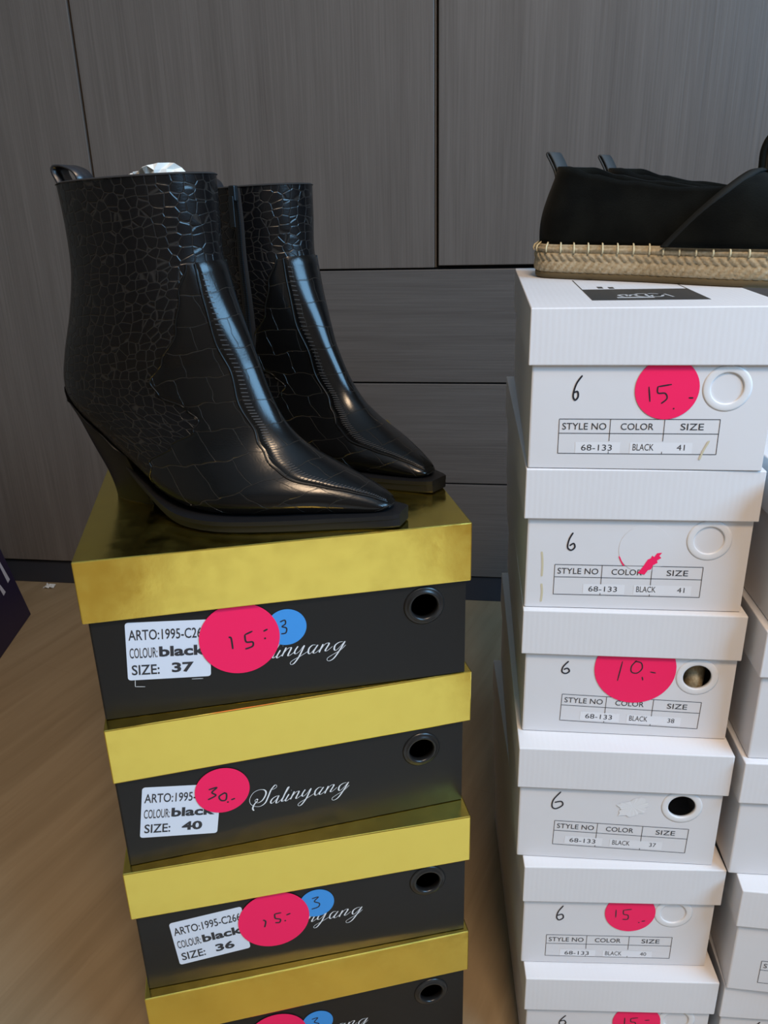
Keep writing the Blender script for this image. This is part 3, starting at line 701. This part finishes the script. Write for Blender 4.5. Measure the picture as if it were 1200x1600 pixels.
    def outline(u, n=28):
        # u=0 ground .. 1 seat ; back bulges, front (breast) is flat
        xb = lerp(-.0005, -.0352, u**2.1); xf = lerp(.046, .032, u**.8); hw = lerp(.0240, .0318, u)
        pts = []
        for k in range(n+1):
            a = PI/2+PI*k/n
            pts.append((xf-(xf-xb)*abs(math.cos(a))**.80 if abs(math.cos(a)) > 1e-6 else xf, hw*math.copysign(abs(math.sin(a))**.62, math.sin(a))))
        return pts
    for u in rows:
        pts = outline(u)
        for x, y in pts:
            ztop = interp([(-.06, .094), (-.036, .089), (-.02, .0775), (.0, .0620), (.03, .0405), (.06, .024)], x)
            z = u*ztop
            V.append(Y(Vector((x, y, z))))
    n = len(outline(0))
    for i in range(NV-1):
        for a in range(n): F.append((i*n+a, i*n+(a+1) % n, (i+1)*n+(a+1) % n, (i+1)*n+a))
    F += [tuple(range(n)), tuple(range((NV-1)*n, NV*n))]
    he = mesh('heel', V, F, M_HEEL, t, True); fixn(he); bevel(he, .001, 2, .8)
    # heel tip
    pts = outline(0.0); V = [Y(Vector((x, y, 0.0))) for x, y in pts]+[Y(Vector((x*1.0, y*1.012, .005))) for x, y in outline(.06)]
    F = [tuple(range(n)), tuple(range(n, 2*n))]+[(a, (a+1) % n, n+(a+1) % n, n+a) for a in range(n)]
    fixn(mesh('heel_tip', V, F, M_SOLE, he))
    # pull tab at the back of the rim
    b = bpt(0, PI); wt = .0085; V = []; F = []
    prof = [(-.0010, -.012), (-.0022, .000), (-.0062, .0085), (-.0058, .0125), (-.0015, .0135), (.0045, .0125), (.0115, .0095), (.0150, .0040), (.0110, -.002)]
    P = catmull(prof, 5)
    for x, z in P:
        for yy, dz in ((-wt, 0), (wt, 0)): V.append(Vector((b.x+x, yy, b.z+z)))
    for i in range(len(P)-1): F.append((2*i, 2*i+1, 2*i+3, 2*i+2))
    tb = mesh('pull_tab', V, F, M_TAB, t, True); sm = tb.modifiers.new('thick', 'SOLIDIFY'); sm.thickness = .0014; sm.offset = 0
    if zipper:
        zr = frange(.0, 5.2, 50); ph0 = 1.15
        zp = patch('zipper', zr, lambda q: (ph0-.075, ph0+.075), .0012, 0, M_ZIP, t, 6, side)
        mb = MB()
        for q in frange(.05, 5.1, 96):
            for sg in (-1, 1):
                p = bpt(q, ph0+sg*.014)+bnorm(q, ph0)*.0016
                mb.box(p.x-.0009, p.x+.0009, p.y-.0006, p.y+.0006, p.z-.0005, p.z+.0005)
        mb.v = [(x, y*side, z) for x, y, z in mb.v]
        z_ = mb.out('zip_teeth', M_ZIPM, zp); z_['kind'] = 'stuff'
        p = bpt(.25, ph0)+bnorm(.25, ph0)*.004; p = Y(p); sy = math.copysign(1, p.y)
        mb = MB(); mb.box(p.x-.0035, p.x+.0035, p.y-.0022, p.y+.0022, p.z-.006, p.z+.006)
        sl = mb.out('zip_slider', M_ZIPM, zp); bevel(sl, .001)
        mb = MB(); mb.box(p.x-.0028, p.x+.0028, p.y+sy*.0024, p.y+sy*.0036, p.z-.026, p.z-.002)
        pl = mb.out('zip_pull', M_ZIPM, zp); bevel(pl, .0008)
    return t
ZG = 4*HG
make_boot('black crocodile-embossed ankle boot nearer the camera, its toe at the gold lid edge', (-.2133, .6219, ZG), math.radians(-22), 1, False)
b2 = make_boot('black crocodile-embossed ankle boot standing behind the other boot, zip on its side', (-.1436, .7548, ZG), math.radians(-40), -1, True)
b2.scale = (1, 1, .975)

# ------------------------------------------------------------------ espadrilles
def jute_mat():
    m = mat('braided_jute', (0.40, 0.32, 0.20), 0.85, spec=0.15); t = NT(m)
    co = t.coord('Object')
    n = t.n('ShaderNodeTexNoise', Vector=co, Scale=420.0, Detail=3.0); n2 = t.n('ShaderNodeTexNoise', Vector=co, Scale=35.0, Detail=2.0)
    mx = t.n('ShaderNodeMix', {'data_type': 'FLOAT'}, i0=0.4, i2=n.outputs[0], i3=n2.outputs[0])
    t.link(t.ramp(mx.outputs[0], [(0.3, (0.29, 0.22, 0.125)), (0.5, (0.45, 0.36, 0.225)), (0.72, (0.58, 0.49, 0.34))]), 'Base Color')
    t.link(t.bump(n.outputs[0], 0.0008, 0.6), 'Normal'); return m
M_JUTE = jute_mat()
def suede():
    m = mat('black_suede', (0.008, 0.009, 0.008), 0.95, spec=0.06, Sheen_Weight=0.04, Sheen_Roughness=0.5); t = NT(m)
    n = t.n('ShaderNodeTexNoise', Vector=t.coord('Object'), Scale=900.0, Detail=2.0)
    t.link(t.bump(n.outputs[0], 0.0004, 0.5), 'Normal')
    n2 = t.n('ShaderNodeTexNoise', Vector=t.coord('Object'), Scale=38.0, Detail=3.0)
    t.link(t.ramp(n2.outputs[0], [(0.35, (0.004, 0.0045, 0.004)), (0.7, (0.009, 0.0098, 0.0082))]), 'Base Color'); return m
M_SUEDE = suede()
M_RUBBER = mat('brown_rubber_outsole', (0.14, 0.105, 0.055), 0.7, spec=0.2)
M_THREAD = mat('cream_thread', (0.66, 0.56, 0.34), 0.7)
M_RIBBON = mat('slate_ribbon', (0.040, 0.045, 0.047), 0.75)
SL = .25
def outline_pts(n_per=14):
    half = [(0, 0), (.004, .017), (.020, .0305), (.060, .0325), (.105, .034), (.150, .0405), (.190, .0410), (.222, .031), (.243, .0145), (.250, 0)]
    ring = half+[(x, -y) for x, y in half[-2:0:-1]]
    return catmull(ring, n_per, True)
def make_espadrille(label, loc, rz):
    t = thing('espadrille', label, 'shoe', loc, rz, 'black espadrilles on the white shoe boxes'); t.scale = (1.1, 1.04, 1.06)
    O = outline_pts(30); N = len(O)
    per = [0]
    for i in range(1, N): per.append(per[-1]+math.hypot(O[i][0]-O[i-1][0], O[i][1]-O[i-1][1]))
    nrm = []
    for i in range(N):
        a, b = O[i-1], O[(i+1) % N]; dx, dy = b[0]-a[0], b[1]-a[1]; L = math.hypot(dx, dy); nrm.append((-dy/L, dx/L))
    def lift(x): return .9*max(0, x-.20)**2*4 + .6*max(0, .03-x)**2
    def ring_loft(name, rows, m, par, cap=True, disp=None):
        V = []; F = []
        for off, z in rows:
            for i in range(N):
                d = off+(disp(per[i], z) if disp else 0); V.append((O[i][0]+nrm[i][0]*d, O[i][1]+nrm[i][1]*d, z+lift(O[i][0])))
        for r in range(len(rows)-1):
            for i in range(N): F.append((r*N+i, r*N+(i+1) % N, (r+1)*N+(i+1) % N, (r+1)*N+i))
        if cap: F += [tuple(range(N)), tuple(range((len(rows)-1)*N, len(rows)*N))]
        return fixn(mesh(name, V, F, m, par, True))
    ring_loft('outsole', [(-.0015, 0), (.0005, .001), (.0008, .0045), (0, .0055)], M_RUBBER, t)
    def braid(s_, z):
        if z < .0056 or z > .0245: return 0
        if z < .0145: return .0013*abs(math.sin(PI*(s_/.0062+(z-.0055)/.0075)))+.0008*math.sin(PI*(z-.0055)/.009)+random.uniform(-.00025, .00025)
        if z < .0205: return .0013*abs(math.sin(PI*(s_/.0062-(z-.0145)/.0062)))+.0008*math.sin(PI*(z-.0145)/.006)+random.uniform(-.00025, .00025)
        return .0017*math.sin(PI*(z-.0205)/.005)+.0002*math.sin(PI*s_/.0011)+random.uniform(-.00015, .00015)
    rows = [(0.0, lerp(.0052, .0262, i/26)) for i in range(27)]+[(-.004, .0272)]
    ring_loft('jute_sole', rows, M_JUTE, t, True, braid)
    mb = MB(); L = per[-1]; k = 0; nxt = .004
    for i in range(N):
        if per[i] >= nxt:
            nxt += .0118; x, y = O[i]; nx, ny = nrm[i]; tx, ty = -ny, nx; zl = lift(x)
            prof = [(.0005, .0200), (.0024, .0208), (.0029, .0230), (.0020, .0254), (.0, .0268), (-.0025, .0285)]
            vs = []
            for d, z in prof:
                for a in range(6):
                    c, s2 = math.cos(a*PI/3)*.0007, math.sin(a*PI/3)*.0007
                    vs.append((x+nx*(d+s2)+tx*c+tx*d*.5, y+ny*(d+s2)+ty*c+ty*d*.5, z+zl+s2*.5))
            mb.add(vs, [(r*6+a, r*6+(a+1) % 6, (r+1)*6+(a+1) % 6, (r+1)*6+a) for r in range(len(prof)-1) for a in range(6)])
    mb.out('edge_stitching', M_THREAD, t, True)
    # back of the upper
    ids = [i for i in range(N) if O[i][0] < .160]
    # order from one side round the heel to the other
    st = next(i for i in range(N) if O[i][0] < .160 and O[i-1][0] >= .160)
    ids = [(st+k) % N for k in range(len(ids))]
    NR = 12; V = []; F = []
    ztab = [(0, .085), (.02, .0845), (.05, .078), (.08, .0725), (.12, .067), (.18, .066)]
    for i in ids:
        x, y = O[i]; nx, ny = nrm[i]
        xt = x+.015*max(0, 1-x/.06); yt = y*lerp(.70, .80, min(1, x/.1))*(1-.1*max(0, min(1, (x-.11)/.05))); zt = interp(ztab, x)
        for r in range(NR+1):
            u = r/NR; b = math.sin(PI*min(1, u*1.15))*.0035*(1-u*.6)
            V.append((lerp(x-nx*.003, xt, u**1.25)+nx*b, lerp(y-ny*.003, yt, u**1.4)+ny*b, lerp(.0262+lift(x), zt, u)))
    C = NR+1
    for a in range(len(ids)-1):
        for r in range(NR): F.append((a*C+r, a*C+r+1, (a+1)*C+r+1, (a+1)*C+r))
    q = fixn(mesh('quarter', V, F, M_SUEDE, t, True)); md = q.modifiers.new('thick', 'SOLIDIFY'); md.thickness = .0022; md.offset = 0
    # vamp
    def hw(x): return interp([(.10, .0345), (.15, .0405), (.19, .0410), (.222, .031), (.243, .0145), (.249, .004)], x)+.0022*min(1, (.25-x)/.05)
    ztop = lambda x: interp([(.10, .080), (.160, .0765), (.185, .067), (.215, .050), (.240, .036), (.249, .028)], x)
    NA, NX_ = 36, 30; V = []; F = []; edge = []
    for a in range(NA+1):
        th = PI*a/NA; sn = math.sin(th); x0 = .112+.050*sn**.8
        for k in range(NX_+1):
            x = lerp(x0, .2488, k/NX_); h = ztop(x)-.026-lift(x)
            e = .92
            V.append((x, hw(x)*math.copysign(abs(math.cos(th))**.62, math.cos(th)), .026+lift(x)+h*sn**.82))
            if k == 0: edge.append(Vector(V[-1]))
    C = NX_+1
    for a in range(NA):
        for k in range(NX_): F.append((a*C+k, a*C+k+1, (a+1)*C+k+1, (a+1)*C+k))
    v = fixn(mesh('vamp', V, F, M_SUEDE, t, True)); md = v.modifiers.new('thick', 'SOLIDIFY'); md.thickness = .002; md.offset = 0
    # bound edge of the vamp
    V = []; F = []
    for i, p in enumerate(edge):
        c = Vector((p.x+.004, 0, .026)); up = Vector((0, p.y*.7, p.z-.02)).normalized()
        V += [p+up*.0018+Vector((-.001, 0, 0)), p+up*.0022+Vector((.0035, 0, 0)), p+up*.0005+Vector((.0065, 0, 0)), p-up*.002+Vector((-.0008, 0, 0))]
    for i in range(len(edge)-1):
        for a in range(4): F.append((4*i+a, 4*i+(a+1) % 4, 4*i+4+(a+1) % 4, 4*i+4+a))
    fixn(mesh('edge_binding', V, F, mat('black_binding', (.014, .015, .014), .8, spec=.2) if 'black_binding' not in bpy.data.materials else bpy.data.materials['black_binding'], t, True))
    def loop(name, prof, wdt, m, th=.0016):
        P = catmull(prof, 6); V = []; F = []
        for x, z in P: V += [(x, -wdt/2, z), (x, wdt/2, z)]
        for i in range(len(P)-1): F.append((2*i, 2*i+1, 2*i+3, 2*i+2))
        o = mesh(name, V, F, m, t, True); md = o.modifiers.new('thick', 'SOLIDIFY'); md.thickness = th; md.offset = 0; return o
    loop('heel_tab', [(.0150, .072), (.0130, .081), (.0085, .0895), (.0055, .0945), (.0065, .0960), (.0085, .0945), (.0125, .088), (.0165, .080), (.0200, .077)], .020, M_RIBBON)
    loop('front_loop', [(.1640, .066), (.1640, .078), (.1640, .090), (.1675, .0985), (.1730, .0985), (.1765, .091), (.1745, .080), (.1720, .067)], .012, M_SUEDE, .0036)
    return t
ZW = CAM_H-.067
SHX, SHY, SHA = .150, .760, math.radians(-38)
make_espadrille('black suede espadrille with jute sole nearer the camera on the topmost white box', (SHX, SHY, ZW), SHA)
make_espadrille('black suede espadrille half hidden behind the other one, only its rim and tabs showing', (SHX+.064, SHY+.0740, ZW), SHA)
# jute sole inside the box whose finger hole is open
def inner_sole():
    yaw = -.1154; tl = (.1019, .5236); ex = Vector((math.cos(yaw), math.sin(yaw), 0)); ey = Vector((-math.sin(yaw), math.cos(yaw), 0))
    b = Vector((tl[0], tl[1], 0))+ex*(WLW/2+.0009+.0507)+ey*.0075; b.z = CAM_H-.287-HW+.0023
    V = []; F = []; n = 24; rows = 14
    for r in range(rows+1):
        u = r/rows; z = .085*u
        for k in range(n):
            a = 2*PI*k/n; rr = (math.sin(PI*(.12+.76*u)))**.5
            V.append((.023*rr*math.cos(a)+.0015, .118+.118*rr*math.sin(a)*abs(math.sin(a))**.15+random.uniform(-.0004, .0004), z))
    for r in range(rows):
        for k in range(n): F.append((r*n+k, r*n+(k+1) % n, (r+1)*n+(k+1) % n, (r+1)*n+k))
    F += [tuple(range(n)), tuple(range(rows*n, (rows+1)*n))]
    o = fixn(mesh('jute_shoe_sole', V, F, M_JUTE, None, True)); o.location = b; o.rotation_euler = (0, 0, yaw)
    tag(o, 'beige jute shoe sole seen inside the finger hole of the pink 10,- box', 'shoe sole')
inner_sole()
# tissue paper stuffed in the nearer boot
def tissue():
    rr = random.Random(5); nx, nz = 16, 10; V = []; F = []
    M_T = mat('crumpled_tissue_paper', (0.78, 0.76, 0.70), 0.8, spec=0.2)
    for k in range(nz+1):
        for i in range(nx+1):
            u = i/nx; w_ = k/nz
            top = interp([(0, .2360), (.35, .2400), (.80, .2455), (.90, .2450), (1.0, .2360)], u)
            x = lerp(.022, .082, u)+rr.uniform(-.001, .001); z = lerp(.205, top, w_)
            y = .012+.010*math.sin(u*5+w_*2)*(.4+.6*w_)+rr.uniform(-.003, .003)*(.3+.7*w_)
            V.append((x, y, z))
    C = nx+1
    for k in range(nz):
        for i in range(nx): F.append((k*C+i, k*C+i+1, (k+1)*C+i+1, (k+1)*C+i))
    o = mesh('tissue_paper', V, F, M_T); md = o.modifiers.new('thick', 'SOLIDIFY'); md.thickness = .0006
    o.location = (-.2133, .6219, ZG); o.rotation_euler = (0, 0, math.radians(-22))
    tag(o, 'crumpled white tissue paper poking out of the nearer ankle boot', 'tissue paper')
tissue()
# dark purple box standing on the floor at the left edge
pb = thing('purple_box', 'dark purple printed box on the floor at the left edge of the frame', 'box', (-.832, 1.165, 0), math.radians(4))
M_PURP = mat('dark_purple_card', (0.020, 0.013, 0.045), 0.45); M_WP = mat('white_purple_print', (0.62, 0.60, 0.66), 0.5)
def hexa(mb, x0, x1, y0, y1, z0, z1, sx, sy):
    vs = [(x0, y0, z0), (x1, y0, z0), (x0, y1, z0), (x1, y1, z0), (x0+sx, y0+sy, z1), (x1-sx, y0+sy, z1), (x0+sx, y1-sy, z1), (x1-sx, y1-sy, z1)]
    mb.add(vs, [(0, 2, 3, 1), (4, 5, 7, 6), (0, 1, 5, 4), (2, 6, 7, 3), (0, 4, 6, 2), (1, 3, 7, 5)])
m_ = MB(); hexa(m_, -.16, .16, -.20, .185, 0, .20, .038, .010); bevel(m_.out('body', M_PURP, pb), .002)
m_ = MB(); hexa(m_, -.128, .128, -.194, .178, .2005, .235, .004, .002); bevel(m_.out('lid', M_PURP, pb), .002)
m_ = MB()
def onside(y, z, h): # on the sloping right side
    f = lambda yy, zz: (.16-.038*zz/.20+.0006, yy, zz)
    m_.add([f(y, z), f(y+.012, z+.002), f(y+.004, z+h), f(y-.004, z+h)], [(0, 1, 2, 3)])
onside(.150, .085, .045); onside(.118, .075, .022)
m_.out('white_print', M_WP, pb)
# scrap of paper by the plinth
def scrap():
    rr = random.Random(9); V = []; F = []; n = 6
    for j in range(n+1):
        for i in range(n+1): V.append((lerp(-.011, .011, i/n)+rr.uniform(-.001, .001), lerp(-.008, .008, j/n), .0012+rr.uniform(0, .006)*(1 if 0 < i < n else .3)))
    for j in range(n):
        for i in range(n): F.append((j*(n+1)+i, j*(n+1)+i+1, (j+1)*(n+1)+i+1, (j+1)*(n+1)+i))
    o = mesh('paper_scrap', V, F, mat('white_scrap', (.7, .7, .68), .8)); md = o.modifiers.new('thick', 'SOLIDIFY'); md.thickness = .0005
    o.location = (-.694, 1.476, 0)
    tag(o, 'small white paper scrap on the floor against the dark plinth', 'paper scrap')
scrap()

# pale rug added out of frame, so the gold foil mirrors something bright
refl = thing('reflector', 'added unseen pale rug on the floor, mirrored in the gold lid fronts', 'reflector', (.1885, -.3935, 0), math.radians(16))
M_REFLECTOR = mat('cream_reflector', (0.62, 0.60, 0.55), 0.95, spec=0.1)
_t = NT(M_REFLECTOR); _n = _t.n('ShaderNodeTexNoise', Vector=_t.coord('Object'), Scale=260.0, Detail=2.0); _t.link(_t.bump(_n.outputs[0], 0.003, 0.6), 'Normal')
m_ = MB().box(-.29, .29, -.78, .78, 0.0, .009); bevel(m_.out('reflector_top', M_REFLECTOR, refl), .004)
m_ = MB(); m_.box(-.31, -.29, -.80, .80, 0, .007); m_.box(.29, .31, -.80, .80, 0, .007); m_.box(-.29, .29, -.80, -.78, 0, .007); m_.box(-.29, .29, .78, .80, 0, .007)
m_.out('reflector_border', mat('beige_reflector_border', (0.55, 0.48, 0.38), 0.9), refl)
